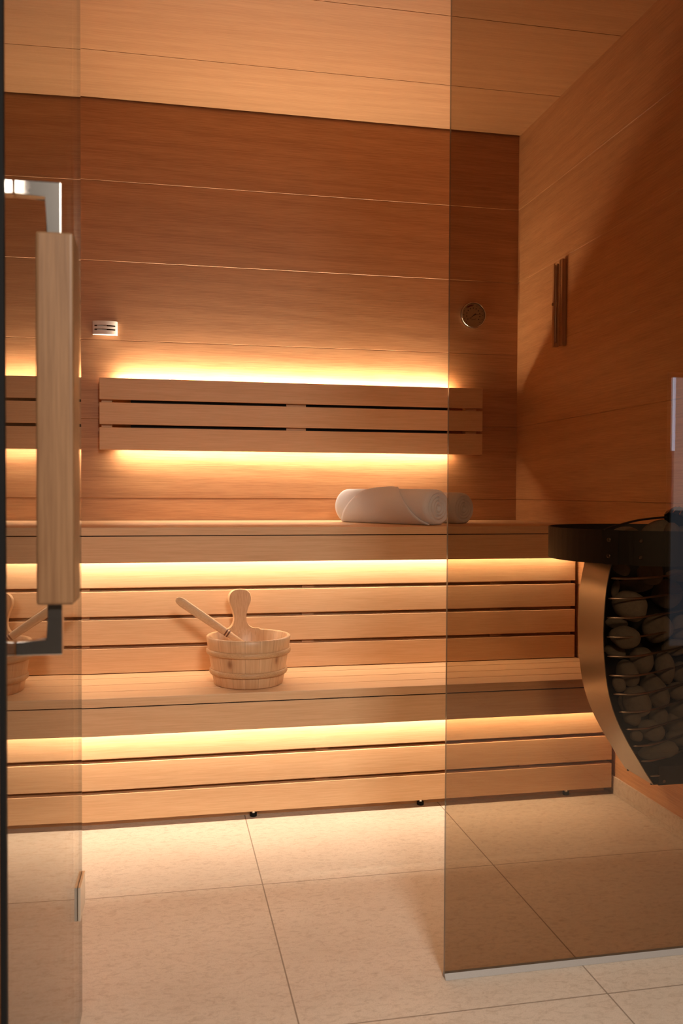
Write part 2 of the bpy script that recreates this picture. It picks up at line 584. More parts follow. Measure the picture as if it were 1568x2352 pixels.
# unseen panel lamp added in the room, tilted to fill the cabin fronts
lp = empty('added_fill_lamp', (LAMP_POS.x, LAMP_POS.y, H + 0.02), 'unseen square panel lamp added before the glass, tilted to fill the cabin with light', 'lamp')
LT = Matrix.Translation(LAMP_POS) @ Matrix.Rotation(LAMP_TILT, 4, 'X')
bm = bmesh.new()
for x0, x1, y0, y1 in ((-.27, .27, -.27, -.25), (-.27, .27, .25, .27), (-.27, -.25, -.25, .25), (.25, .27, -.25, .25)):
    bx(bm, x0, x1, y0, y1, -0.005, 0.03)
bx(bm, -.27, .27, -.27, .27, 0.03, 0.034)
bm.transform(LT)
put('frame', bm, M['satin'], lp)
bm = bx(bmesh.new(), -.25, .25, -.25, .25, 0.0, 0.01)
bm.transform(LT)
put('diffuser', bm, M['lamp_face'], lp)
pa = LT @ Vector((0, 0, 0.034))
put('arm', tube(bmesh.new(), [pa, Vector((pa.x, pa.y, H + 0.0215))], 0.012, 12), M['satin'], lp, smooth=True)

# ------------------------------------------------------------------ benches
XE = -0.014


def bench(name, label, yfront, yskirt, ztop, yback, nslat, boards, zfas, led_mat, led_len, feet):
    root = empty(name, (XL / 2, yskirt, 0.0 if feet else 0.39), label, 'bench')
    x0, x1 = XL + 0.006, -0.004
    pitch = (yback - yfront) / nslat
    for i in range(nslat):
        a = yback - pitch * i
        z1 = ztop
        box('seat_slat', (x0, x1), (a - pitch + 0.0045, a - 0.0), (z1 - 0.0252, z1), M['bench'], root, bevel=0.002)
    box('fascia', (x0, x1), (yfront + 0.004, yfront + 0.024), (zfas, ztop - 0.0278), M['bench'], root, bevel=0.0012)
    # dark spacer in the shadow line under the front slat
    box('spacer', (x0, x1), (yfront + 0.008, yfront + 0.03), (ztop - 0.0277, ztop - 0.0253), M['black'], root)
    for z0, z1 in boards:
        box('skirt_board', (x0, XE), (yskirt, yskirt + 0.021), (z0, z1), M['bench'], root, bevel=0.002)
    for xb in (-2.4, -1.67, -0.955, -0.30):
        box('batten', (xb - 0.02, xb + 0.02), (yskirt + 0.0212, yskirt + 0.0275), (boards[-1][0] + 0.012, boards[0][1]), M['bench'], root)
    box('backing', (x0, XE - 0.004), (yskirt + 0.0277, yskirt + 0.034), (boards[-1][0] + 0.02, boards[0][1]), M['bench'], root)
    led((x0 + 0.01, led_len), (yfront + 0.0475, yfront + 0.0555), (zfas + 0.021, zfas + 0.0245), led_mat, root, -1)
    box('led_rail', (x0 + 0.01, led_len), (yfront + 0.043, yfront + 0.0565), (zfas + 0.0246, zfas + 0.031), M['bench'], root)
    box('led_carrier', (x0 + 0.01, led_len), (yfront + 0.0245, yskirt - 0.0005), (zfas + 0.0311, zfas + 0.05), M['bench'], root)
    return root


up_b = bench('upper_bench', 'upper wooden bench with rolled towels on top, its skirt of four boards glowing', YU, YR, ZU, -0.004, 7,
             [(0.6608, 0.765), (0.5712, 0.6500), (0.4815, 0.5604), (0.3925, 0.4707)], 0.7448, M['led_upper'], -0.03, False)
lo_b = bench('lower_bench', 'lower wooden bench with the bucket on top, skirt of three boards above the floor', YL, YQ, ZL, YR + 0.0215, 4,
             [(0.2007, 0.305), (0.1114, 0.1899), (0.0222, 0.1006)], 0.2846, M['led_lower'], -0.03, True)
# boards that carry the lower bench back to the wall, levelling feet
box('floor_plinth', (XL + 0.01, -0.02), (-0.798, -0.780), (0.0, 0.041), M['bench'], lo_b)
for xf in (-2.2, -1.689, -1.1605, -0.644, -0.16):
    bm = bmesh.new()
    disc(bm, (xf, -0.812, 0.0005), 0.0105, 0.010, 20, 'Z')
    ft = put('foot', bm, M['seal'], lo_b, bevel=0.0015)
    bm = disc(bmesh.new(), (xf, -0.812, 0.0105), 0.0055, 0.022, 14, 'Z')
    put('bolt', bm, M['satin'], ft)

# ------------------------------------------------------------------ backrest on the back wall
BX0, BX1 = -1.6512, -0.1703
br = empty('backrest', ((BX0 + BX1) / 2, -0.03, 1.117), 'three slat wooden backrest on the back wall, lit from behind', 'backrest')
for z0, z1 in ((1.3013, 1.3806), (1.2105, 1.2904), (1.1169, 1.1990)):
    box('slat', (BX0, BX1), (-0.0602, -0.041), (z0, z1), M['bench'], br, bevel=0.0018)
for x0, x1 in ((-1.645, -1.607), (-0.958, -0.882), (-0.235, -0.190)):
    box('batten', (x0, x1), (-0.0408, -0.0335 if x0 < -0.9 and x0 > -1.2 else -0.0005), (1.150, 1.358), M['bench'], br, bevel=0.001)
box('backing', (-1.54, -0.31), (-0.0333, -0.0285), (1.1492, 1.3503), M['backing'], br)  # added black sheet, stands in for the unlit dark between the slats
L0, L1 = -1.585, -0.275
led((L0, L1), (-0.0205, -0.0125), (1.3585, 1.3615), M['led_top'], br, 1)
led((L0, L1), (-0.031, -0.023), (1.1275, 1.1305), M['led_bot'], br, -1)
box('led_rail', (L0, L1), (-0.0340, -0.0105), (1.3505, 1.3584), M['backing'], br)
box('led_rail', (L0, L1), (-0.0340, -0.0105), (1.1306, 1.149), M['backing'], br)

# ------------------------------------------------------------------ glass front
XG = -0.8778
g = empty('window_1', (XG / 2, YG, 0.0), 'fixed bronze tinted glass panel beside the open doorway', 'glass panel', kind='structure')


def pane(name, x0, x1, y0, y1, z0, z1, mat, parent, edge_axis, rot=None):
    """sheet of glass: two large faces in glass, the narrow rims as polished edges"""
    bm = bx(bmesh.new(), x0, x1, y0, y1, z0, z1)
    bmesh.ops.recalc_face_normals(bm, faces=bm.faces[:])
    for f in bm.faces:
        big = abs(f.normal.y if edge_axis == 'Y' else f.normal.x) > 0.9
        f.material_index = 0 if big else 1
    return put(name, bm, [mat, M['glass_edge']], parent)


pane('pane', XG, -0.001, YG - 0.004, YG + 0.004, 0.006, H + 0.015, M['panel_glass'], g, 'Y')
prof = [(0, 0), (0.011, 0), (0.0, 0.011)]
bm = bmesh.new()
prism(bm, [(YG - 0.012, 0.0005), (YG + 0.0065, 0.0005), (YG + 0.0045, 0.010), (YG + 0.0041, 0.0058), (YG - 0.0041, 0.0058), (YG - 0.0045, 0.0105)],
      lambda y, z: (XG - 0.0005, y, z), lambda y, z: (-0.001, y, z))
put('floor_seal', bm, M['silicone'], g)

# open door: swung about 91 degrees towards the viewer
HX, HY = -1.5712, YG
A = math.radians(1.4)
DOOR = Matrix.Translation((HX, HY, 0)) @ Matrix.Rotation(-A, 4, 'Z')   # local: door runs along -Y, inner face towards +X
DL, DT = 0.703, 0.006
dr = empty('door_1', (HX, HY, 0.0), 'open bronze tinted glass door with a wooden grip', 'door', kind='structure')


def dput(name, bm, mat, parent=dr, smooth=False, bevel=0.0, seg=2):
    if bevel:
        bmesh.ops.bevel(bm, geom=bm.edges[:], offset=bevel, segments=seg, affect='EDGES', profile=0.6)
    bm.transform(DOOR)
    return put(name, bm, mat, parent, smooth)


bm = bx(bmesh.new(), -DT, 0, -DL, -0.004, 0.012, H - 0.02)
for f in bm.faces:
    f.material_index = 0
bm.faces.ensure_lookup_table()
bmesh.ops.recalc_face_normals(bm, faces=bm.faces[:])
for f in bm.faces:
    f.material_index = 0 if abs(f.normal.x) > 0.9 else 1
dput('pane', bm, [M['door_glass'], M['glass_edge']])
bm = bx(bmesh.new(), -DT - 0.0001, 0.0001, -DL - 0.001, -DL + 0.0095, 0.012, H - 0.02)
dput('edge_seal', bm, M['seal'], bevel=0.0008)


def hinge(z0, z1, lab):
    bm = bx(bmesh.new(), 0.0003, 0.0053, -0.076, -0.0035, z0, z1)
    hp = dput('hinge', bm, M['satin'], bevel=0.0008)
    bm = bx(bmesh.new(), -DT - 0.0053, -DT - 0.0003, -0.076, -0.0035, z0, z1)
    dput('hinge_plate', bm, M['satin'], hp, bevel=0.0008)
    bm = bx(bmesh.new(), -DT + 0.0002, -0.0002, -0.0755, -0.0735, z0, z1)
    dput('gasket', bm, M['seal'], hp)
    return hp


hinge(0.2145, 0.2735, '')
hinge(2.05, 2.11, '')
# grip: square chrome bar bent towards the glass at both ends, wooden sleeve between
HYL = -0.640          # along the door
gx0, gx1 = 0.0240, 0.0640
zb0, zb1 = 0.8425, 1.247
bm = bx(bmesh.new(), gx0, gx1, HYL - 0.020, HYL + 0.036, zb0, zb1)
grip = dput('grip', bm, M['handle_wood'], bevel=0.004, seg=3)
for side in (0, 1):
    zc = 1.2965 if side else 0.7935
    zs = zb1 if side else zb0
    b = 0.0078
    cx = 0.0418
    poly = [(0.0004, zc - b), (cx - b, zc - b), (cx - b, zs)] if side else [(0.0004, zc + b), (cx - b, zc + b), (cx - b, zs)]
    outer = [(cx + b, zs), (cx + b, zc + b), (0.0004, zc + b)] if side else [(cx + b, zs), (cx + b, zc - b), (0.0004, zc - b)]
    bm = prism(bmesh.new(), poly + outer, lambda x, z: (x, HYL - b, z), lambda x, z: (x, HYL + b, z))
    br_ = dput('bracket', bm, M['chrome'], bevel=0.0012)

# ------------------------------------------------------------------ bucket and ladle on the lower bench
BC = Vector((-1.1715, -0.765, ZL + 0.0006))
bk = empty('water_bucket', BC, 'round knotty pine water bucket with two hoops on the lower bench', 'bucket')
hb = 0.1435
R0, R1 = 0.1035, 0.127
th = 0.013


def rad(z):
    return R0 + (R1 - R0) * z / hb


bm = bmesh.new()
N = 84


def rim_h(k):
    return hb


rings = []
prof = [(R0 - 0.003, 0.0), (R0, 0.003)] + [(rad(z), z) for z in (0.03, 0.06, 0.09, 0.12)] + [(rad(hb) - 0.001, hb - 0.002), (rad(hb) - 0.003, hb), (rad(hb) - th + 0.002, hb), (rad(hb) - th, hb - 0.002)] + [(rad(z) - th, z) for z in (0.09, 0.05, 0.018)]
lathe(bm, prof, BC, N, 'Z', closed=False)
bm.verts.ensure_lookup_table()
nv = len(prof)
bm.faces.new([bm.verts[k] for k in range(N)][::-1])
bm.faces.new([bm.verts[(nv - 1) * N + k] for k in range(N)])


def staves_mat():
    m = NT('bucket_staves')
    tc = m.n('ShaderNodeTexCoord')
    sp = m.n('ShaderNodeSeparateXYZ')
    m.l(tc.outputs['Object'], sp.inputs[0])
    ang = m.math('DIVIDE', m.math('ARCTAN2', sp.outputs[1], sp.outputs[0]), 2 * math.pi / 18)
    cell = m.math('FLOOR', ang)
    fr = m.math('SUBTRACT', ang, cell)
    edge = m.math('LESS_THAN', m.math('MINIMUM', fr, m.math('SUBTRACT', 1.0, fr)), 0.018)
    wn_ = m.n('ShaderNodeTexWhiteNoise', noise_dimensions='1D')
    m.l(cell, wn_.inputs['W'])
    cb = m.n('ShaderNodeCombineXYZ')
    m.l(m.math('MULTIPLY', ang, 3.2), cb.inputs[0])
    m.l(m.math('MULTIPLY', cell, 3.7), cb.inputs[1])
    m.l(m.math('MULTIPLY', sp.outputs[2], 7.0), cb.inputs[2])
    n1 = m.n('ShaderNodeTexNoise', i_Scale=1.0, i_Detail=3.0, i_Distortion=0.5)
    m.l(cb.outputs[0], n1.inputs['Vector'])
    cb2 = m.n('ShaderNodeCombineXYZ')
    m.l(m.math('MULTIPLY', ang, 26.0), cb2.inputs[0])
    m.l(m.math('MULTIPLY', sp.outputs[2], 9.0), cb2.inputs[2])
    n2 = m.n('ShaderNodeTexNoise', i_Scale=1.0, i_Detail=4.0)
    m.l(cb2.outputs[0], n2.inputs['Vector'])
    c = m.mix(m.ramp(n1.outputs['Fac'], 0.35, 0.7), (0.74, 0.49, 0.28), (0.60, 0.35, 0.18))
    c = m.mix(m.math('MULTIPLY', m.ramp(n2.outputs['Fac'], 0.42, 0.7), 0.45), c, (0.50, 0.28, 0.14))
    c = m.mix(m.math('MULTIPLY', wn_.outputs['Value'], 0.35), c, (0.62, 0.36, 0.19))
    # two knots on the outside
    for kx, ky, kz, sx in ((-0.062, -0.092, 0.075, 1.0), (0.072, -0.086, 0.083, 0.7)):
        d = m.n('ShaderNodeVectorMath', operation='SUBTRACT')
        m.l(tc.outputs['Object'], d.inputs[0])
        d.inputs[1].default_value = (kx, ky, kz - hb / 2)
        sc_ = m.n('ShaderNodeVectorMath', operation='MULTIPLY')
        m.l(d.outputs[0], sc_.inputs[0])
        sc_.inputs[1].default_value = (1.4 / sx, 1.0, 0.8)
        ln = m.n('ShaderNodeVectorMath', operation='LENGTH')
        m.l(sc_.outputs[0], ln.inputs[0])
        k = m.ramp(ln.outputs['Value'], 0.013, 0.006)
        c = m.mix(m.math('MULTIPLY', k, 0.85), c, (0.19, 0.075, 0.032))
        k2 = m.math('MULTIPLY', m.ramp(ln.outputs['Value'], 0.026, 0.012), 0.4)
        c = m.mix(k2, c, (0.42, 0.19, 0.08))
    c = m.mix(m.math('MULTIPLY', edge, 0.45), c, (0.30, 0.15, 0.07))
    m.l(c, m.b.inputs['Base Color'])
    m.b.inputs['Roughness'].default_value = 0.42
    return m.m


M['staves'] = staves_mat()
put('body', bm, M['staves'], bk, smooth=True)
for zc, lab in ((0.100, 'u'), (0.0405, 'l')):
    bm = bmesh.new()
    prof = []
    for k in range(14):
        a = 2 * math.pi * k / 14
        prof.append((rad(zc) + 0.0022 + 0.0048 * math.cos(a), zc + 0.0082 * math.sin(a)))
    lathe(bm, prof, BC, N, 'Z')
    put('hoop', bm, M['pine_band'], bk, smooth=True)
# tall back stave that ends in a paddle grip
ang0 = math.radians(97.5)
bm = bmesh.new()
half = [(0.066, 0.118), (0.066, 0.1436), (0.048, 0.1455), (0.034, 0.150), (0.0255, 0.158), (0.0205, 0.170), (0.0195, 0.182), (0.0225, 0.198), (0.028, 0.216), (0.0335, 0.229),
        (0.0345, 0.240), (0.032, 0.252), (0.0245, 0.2615), (0.013, 0.2665), (0.0, 0.268)]
outl = smooth_curve([(-x, z, 0) for x, z in half] , 4)
outl = [(p.x, p.y) for p in outl] + [(-p.x, p.y) for p in outl[::-1][1:]]


def stv(d):
    def f(s, z):
        r = rad(min(z, hb)) + (z - hb if z > hb else 0) * 0.06 - d
        a = ang0 - s / 0.12
        return (BC.x + r * math.cos(a), BC.y + r * math.sin(a), BC.z + z)
    return f


# strip mesh across the stave so it follows the bucket's curve
rows = sorted({round(z, 4) for _, z in outl if _ <= 0})
wid = {}
for s, z in outl:
    if s <= 0:
        wid[round(z, 4)] = max(wid.get(round(z, 4), 0), -s)
n = 13
grid = {}
for d in (0.0003, th - 0.0003):
    for i, z in enumerate(rows):
        w_ = max(wid[z], 0.0012)
        for j in range(n):
            grid[d, i, j] = bm.verts.new(stv(d)(-w_ + 2 * w_ * j / (n - 1), z))
nr = len(rows)
a_, b_ = 0.0003, th - 0.0003
for i in range(nr - 1):
    for j in range(n - 1):
        bm.faces.new((grid[a_, i, j], grid[a_, i, j + 1], grid[a_, i + 1, j + 1], grid[a_, i + 1, j]))
        bm.faces.new((grid[b_, i, j], grid[b_, i + 1, j], grid[b_, i + 1, j + 1], grid[b_, i, j + 1]))
    for j in (0, n - 1):
        bm.faces.new((grid[a_, i, j], grid[a_, i + 1, j], grid[b_, i + 1, j], grid[b_, i, j]))
for j in range(n - 1):
    for i in (0, nr - 1):
        bm.faces.new((grid[a_, i, j], grid[a_, i, j + 1], grid[b_, i, j + 1], grid[b_, i, j]))
put('stave_grip', bm, M['pine'], bk, smooth=False)

# ladle
P0, P1 = Vector((-1.385, -0.735, 0.6445)), Vector((-1.178, -0.777, 0.502))
ldl = empty('sauna_ladle', P1, 'pale wooden ladle leaning in the pine bucket, grip pointing up and left', 'ladle')
d = (P1 - P0).normalized()
side = d.cross((P0 - CAM).normalized()).normalized()
side = (Matrix.Rotation(math.radians(22), 3, d) @ side).normalized()
nrm = d.cross(side).normalized()
L = (P1 - P0).length
hw = [(0.0, 0.0035), (0.003, 0.0075), (0.009, 0.0108), (0.02, 0.0130), (0.06, 0.0130), (0.12, 0.0122), (0.17, 0.0108), (0.20, 0.0085), (L, 0.0070)]
bm = bmesh.new()
secs = []
for s, w_ in hw:
    c = P0 + d * s
    t = 0.0078
    sec = []
    for k in range(16):
        a = 2 * math.pi * k / 16
        cx_, sx_ = math.cos(a), math.sin(a)
        px_ = math.copysign(abs(cx_) ** 0.45, cx_) * w_
        py_ = math.copysign(abs(sx_) ** 0.45, sx_) * t * min(1, (w_ / 0.009))
        sec.append(bm.verts.new(c + side * px_ + nrm * py_))
    secs.append(sec)
for q, w_ in zip(secs, secs[1:]):
    for k in range(16):
        bm.faces.new((q[k], q[(k + 1) % 16], w_[(k + 1) % 16], w_[k]))
bm.faces.new(secs[0][::-1])
bm.faces.new(secs[-1])
hd = put('shaft', bm, M['ladle_wood'], ldl, smooth=True)
M['ladle_ring'] = plain('dark_burnt_ring', (0.16, 0.062, 0.03), 0.5)
for s in (0.178, 0.186):
    bm = bmesh.new()
    secs = []
    for s2 in (s, s + 0.0045):
        c = P0 + d * s2
        w_, t = 0.0103, 0.0084
        secs.append([bm.verts.new(c + side * (math.copysign(abs(math.cos(2 * math.pi * k / 16)) ** 0.45, math.cos(2 * math.pi * k / 16)) * w_) + nrm * (math.copysign(abs(math.sin(2 * math.pi * k / 16)) ** 0.45, math.sin(2 * math.pi * k / 16)) * t)) for k in range(16)])
    for k in range(16):
        bm.faces.new((secs[0][k], secs[0][(k + 1) % 16], secs[1][(k + 1) % 16], secs[1][k]))
    bm.faces.new(secs[0][::-1])
    bm.faces.new(secs[1])
    put('ring', bm, M['ladle_ring'], hd)
bm = bmesh.new()
bc = P1 + d * 0.030 + Vector((0, 0, -0.004))
prof = [(0.001, -0.024), (0.018, -0.022), (0.028, -0.012), (0.031, 0.0), (0.031, 0.012), (0.028, 0.012), (0.028, 0.0), (0.025, -0.010), (0.016, -0.019), (0.001, -0.020)]
lathe(bm, prof, bc, 32, 'Z', closed=False)
put('bowl', bm, M['ladle_wood'], ldl, smooth=True)

# ------------------------------------------------------------------ rolled towels on the upper bench


def towel(name, label, end, ang, length, r, flap, seed):
    """end: centre of the near end on the seat; the roll runs from there back along the given heading."""
    root = empty(name, (*end, ZU + 0.0008), label, 'towel', 'rolled towels on the upper bench')
    ax = Vector((-math.cos(ang), math.sin(ang), 0))          # away from the near end
    pr = Vector((-math.sin(ang), -math.cos(ang), 0))         # towards the front of the bench
    upv = Vector((0, 0, 1))
    base = Vector((end[0], end[1], ZU + 0.0008))
    rz = r * 0.97

    def P(s, rr, a):
        """s along, rr radial fraction, a angle from up towards the front; flattened where it rests on the seat"""
        k = 1 + 0.035 * noise.noise(Vector((s * 14 + seed, math.cos(a) * 1.2, math.sin(a) * 1.2)))
        u = math.sin(a) * r * 1.03 * rr * k
        w = math.cos(a) * rz * rr * k
        w = max(w, -rz * 0.93)
        return base + ax * s + pr * u + upv * (w + rz * 0.93)
    bm = bmesh.new()
    na, ns = 72, 40
    prev = None
    rings = []
    for i in range(ns + 1):
        t = i / ns
        s = length * t
        e = 1.0
        edge = 0.016
        if s < edge:
            e = 1 - 0.17 * (1 - s / edge) ** 2
        if s > length - edge:
            e = 1 - 0.22 * ((s - length + edge) / edge) ** 2
        rings.append([bm.verts.new(P(s, e, 2 * math.pi * k / na)) for k in range(na)])
    for q, w in zip(rings, rings[1:]):
        for k in range(na):
            bm.faces.new((q[k], q[(k + 1) % na], w[(k + 1) % na], w[k]))
    # ends: concentric steps of the wound cloth
    for first, sgn in ((rings[0], 1), (rings[-1], -1)):
        s0 = 0 if sgn > 0 else length
        cur = first
        steps = [(0.80, 0.000), (0.77, 0.007), (0.70, 0.007), (0.655, -0.001), (0.60, -0.001), (0.575, 0.006), (0.51, 0.006), (0.465, -0.001), (0.41, -0.001), (0.385, 0.006), (0.32, 0.006),
                 (0.28, 0.000), (0.22, 0.000), (0.19, 0.008), (0.10, 0.009)]
        for rr, dep in steps:
            ring = []
            for k in range(na):
                a = 2 * math.pi * k / na
                sp = rr - 0.095 * (k / na) if rr < 0.78 else rr       # spiral drift
                sp = max(sp, 0.03)
                wob = 1 + 0.05 * noise.noise(Vector((math.cos(a) * 1.7, math.sin(a) * 1.7, rr * 5 + seed)))
                c0 = P(s0 + sgn * dep, sp * wob, a)
                ring.append(bm.verts.new(c0))
            for k in range(na):
                bm.faces.new((cur[k], ring[k], ring[(k + 1) % na], cur[(k + 1) % na]))
            cur = ring
        bm.faces.new(cur if sgn < 0 else cur[::-1])
    put('roll', bm, M['towel'], root, smooth=True)
    if flap:
        # pointed end of the cloth laid round the outside: a triangle whose tip sits on top of the roll
        bm = bmesh.new()
        n1, n2 = 36, 30
        gr = {}
        for i in range(n1 + 1):
            v = i / n1                         # 0 = tip on top, 1 = lower edge tucked under the front
            a = -0.30 + v * (2.62 + 0.30)
            sc = length * 0.515
            w0 = length * (0.03 + 0.50 * v ** 0.85)
            lo = max(sc - w0 * 0.93, 0.012)
            hi = min(sc + w0 * 0.86, length - 0.02)
            for j in range(n2 + 1):
                u = j / n2
                s = lo + (hi - lo) * u
                lift = 1.10 + (0.10 * math.exp(-(v / 0.12) ** 2) * math.sin(math.pi * min(max(u, 0.08), 0.92))) + 0.012 * math.sin(s * 60 + v * 5) * v
                for lay, dd in ((0, 0.0), (1, -0.06)):
                    gr[lay, i, j] = bm.verts.new(P(s, lift + dd, a))
        for i in range(n1):
            for j in range(n2):
                bm.faces.new((gr[0, i, j], gr[0, i, j + 1], gr[0, i + 1, j + 1], gr[0, i + 1, j]))
                bm.faces.new((gr[1, i, j], gr[1, i + 1, j], gr[1, i + 1, j + 1], gr[1, i, j + 1]))
        for i in range(n1):
            for j in (0, n2):
                bm.faces.new((gr[0, i, j], gr[0, i + 1, j], gr[1, i + 1, j], gr[1, i, j]))
        for j in range(n2):
            for i in (0, n1):
                bm.faces.new((gr[0, i, j], gr[0, i, j + 1], gr[1, i, j + 1], gr[1, i, j]))
        put('flap', bm, M['towel'], root, smooth=True)
    return root


towel('rolled_towel', 'white rolled towel with a folded triangular flap, in front of the other roll', (-0.506, -0.548), math.radians(58), 0.455, 0.0655, True, 1.3)
towel('rolled_towel', 'white rolled towel lying behind the one with the folded flap', (-0.366, -0.407), math.radians(58), 0.40, 0.0595, False, 5.1)

# ------------------------------------------------------------------ sensor cover on the back wall
sx0, sx1, sz0, sz1 = -1.678, -1.5885, 1.5448, 1.5938
sv = empty('sensor_cover', ((sx0 + sx1) / 2, -0.001, sz0), 'small cream curved sensor cover with two slots on the back wall', 'sensor')
xm, hw_ = (sx0 + sx1) / 2, (sx1 - sx0) / 2


def arc_y(x):
    return -0.010 - 0.020 * math.sqrt(max(0, 1 - ((x - xm) / (hw_ * 1.04)) ** 2))


bm = bmesh.new()
zs = [sz0, sz0 + 0.0145, sz0 + 0.0195, sz0 + 0.0285, sz0 + 0.0335, sz1]
for i, (za, zb) in enumerate(zip(zs, zs[1:])):
    slot = i in (1, 3)
    nn = 24
    for k in range(nn):
        xa, xb = sx0 + 2 * hw_ * k / nn, sx0 + 2 * hw_ * (k + 1) / nn
        if slot and 2 <= k <= nn - 3:
            continue
        t = [bm.verts.new(p) for p in ((xa, arc_y(xa), za), (xb, arc_y(xb), za), (xb, arc_y(xb), zb), (xa, arc_y(xa), zb))]
        bm.faces.new(t)
        t = [bm.verts.new(p) for p in ((xa, arc_y(xa) + 0.003, za), (xb, arc_y(xb) + 0.003, za), (xb, arc_y(xb) + 0.003, zb), (xa, arc_y(xa) + 0.003, zb))]
        bm.faces.new(t[::-1])
for z in (sz0, sz1):
    poly = [(sx0 + 2 * hw_ * k / 24, arc_y(sx0 + 2 * hw_ * k / 24)) for k in range(25)]
    bm.faces.new([bm.verts.new((x, y, z)) for x, y in poly] + [bm.verts.new((sx1, -0.0006, z)), bm.verts.new((sx0, -0.0006, z))])
for x in (sx0, sx1):
    bm.faces.new([bm.verts.new(p) for p in ((x, -0.0006, sz0), (x, arc_y(x), sz0), (x, arc_y(x), sz1), (x, -0.0006, sz1))])
bmesh.ops.remove_doubles(bm, verts=bm.verts[:], dist=0.00005)
put('cover', bm, M['cream'], sv)
M['sensor_in'] = plain('brown_sensor_core', (0.24, 0.11, 0.055), 0.6)
box('core', (sx0 + 0.004, sx1 - 0.004), (-0.012, -0.0008), (sz0 + 0.004, sz1 - 0.004), M['sensor_in'], sv)
box('circuit', (xm - 0.028, xm + 0.006), (-0.020, -0.0125), (sz0 + 0.012, sz1 - 0.008), M['cream'], sv)

# ------------------------------------------------------------------ thermometer on the back wall
tx, tz, tr = -0.1946, 1.6815, 0.0525
tm = empty('thermometer', (tx, -0.001, tz - tr), 'round dial thermometer in a bright rim, near the right corner of the back wall', 'thermometer')
bm = bmesh.new()
prof = [(tr, -0.0008), (tr, -0.012), (tr - 0.0012, -0.0155), (tr - 0.003, -0.0165), (tr - 0.0048, -0.0155), (tr - 0.0052, -0.012), (tr - 0.0052, -0.0008)]
lathe(bm, prof, (tx, 0, tz), 64, 'Y')
put('rim', bm, M['chrome'], tm, smooth=True)
M['dial'] = plain('brass_dial', (0.33, 0.24, 0.14), 0.55)
bm = disc(bmesh.new(), (tx, -0.009, tz), tr - 0.0053, 0.008, 64, 'Y')
dial = put('dial', bm, M['dial'], tm)
M['ink'] = plain('dark_print', (0.03, 0.018, 0.014), 0.6)
M['ink_red'] = plain('dark_red_print', (0.11, 0.012, 0.018), 0.6)


def arc_mark(bm, r0, r1, a0, a1, y0=-0.0093, y1=-0.0091, cx=tx, cz=tz, n=12):
    for k in range(n):
        b0, b1 = a0 + (a1 - a0) * k / n, a0 + (a1 - a0) * (k + 1) / n
        q = [(r0, b0), (r1, b0), (r1, b1), (r0, b1)]
        prism(bm, [(cx + r * math.cos(t), cz + r * math.sin(t)) for r, t in q], lambda x, z: (x, y0, z), lambda x, z: (x, y1, z))


bm = bmesh.new()
arc_mark(bm, 0.036, 0.0425, math.radians(94), math.radians(130))
put('red_zone', bm, M['ink_red'], dial)
bm = bmesh.new()
for k in range(13):
    a = math.radians(225 - 270 * k / 12)
    arc_mark(bm, 0.038, 0.0425, a - 0.025, a + 0.025, n=1)
for k in range(11):
    a = math.radians(215 - 250 * k / 10)
    arc_mark(bm, 0.026, 0.0305, a - 0.07, a + 0.07, n=1)
for k in range(9):
    a = math.radians(-50 - 80 * k / 8)
    arc_mark(bm, 0.0165, 0.019, a - 0.05, a + 0.05, n=1)
put('scale', bm, M['ink'], dial)
bm = bmesh.new()
for a, ln, w_ in ((math.radians(217), 0.036, 0.0022), (math.radians(4), 0.034, 0.0008)):
    c0 = Vector((tx + 0.006, 0, tz + 0.002))
    dx, dz = math.cos(a), math.sin(a)
    prism(bm, [(c0.x - dz * w_ - dx * 0.006, c0.z + dx * w_ - dz * 0.006), (c0.x + dz * w_ - dx * 0.006, c0.z - dx * w_ - dz * 0.006), (c0.x + dx * ln, c0.z + dz * ln)],
          lambda x, z: (x, -0.0115, z), lambda x, z: (x, -0.0108, z))
put('needle', bm, M['ink'], dial)
bm = disc(bmesh.new(), (tx + 0.006, -0.0118, tz + 0.002), 0.0028, 0.0026, 16, 'Y')
put('pivot', bm, M['ink'], dial)

# ------------------------------------------------------------------ sand timer on the right wall
st = empty('sand_timer', (-0.001, -0.437, 1.494), 'tall narrow wooden sand timer hung on the right wall', 'sand timer')
box('back_board', (-0.0185, -0.0006), (-0.447, -0.424), (1.497, 1.808), M['timer_wood'], st, bevel=0.001)
box('tube_holder', (-0.0250, -0.0190), (-0.4235, -0.4125), (1.4945, 1.795), M['timer_wood'], st, bevel=0.001)
box('tube_holder', (-0.0385, -0.0345), (-0.4235, -0.4105), (1.4945, 1.795), M['timer_wood'], st, bevel=0.001)
box('end_block', (-0.0344, -0.0251), (-0.4235, -0.4105), (1.4945, 1.509), M['timer_wood'], st)
M['sand_glass'] = plain('pale_glass_tube', (0.62, 0.46, 0.34), 0.1, 0.0, 0.9)
bm = bmesh.new()
prof_z = [(1.510, 0.0022), (1.515, 0.0042), (1.62, 0.0042), (1.640, 0.0032), (1.648, 0.0012), (1.656, 0.0032), (1.675, 0.0042), (1.785, 0.0042), (1.790, 0.002)]
tube(bm, [(-0.0298, -0.4178, z) for z, _ in prof_z], [r_ for _, r_ in prof_z], 14)
put('glass_tube', bm, M['sand_glass'], st, smooth=True)
bm = disc(bmesh.new(), (-0.0420, -0.4185, 1.648), 0.0052, 0.0036, 18, 'X')
put('pivot_screw', bm, M['chrome'], st)
for k in range(9):
    put('scale_mark', disc(bmesh.new(), (-0.0188, -0.4345, 1.515 + k * 0.033), 0.0013, 0.0003, 8, 'X'), M['ink'], st)

# ------------------------------------------------------------------ stone heater by the right wall
KS = 0.85


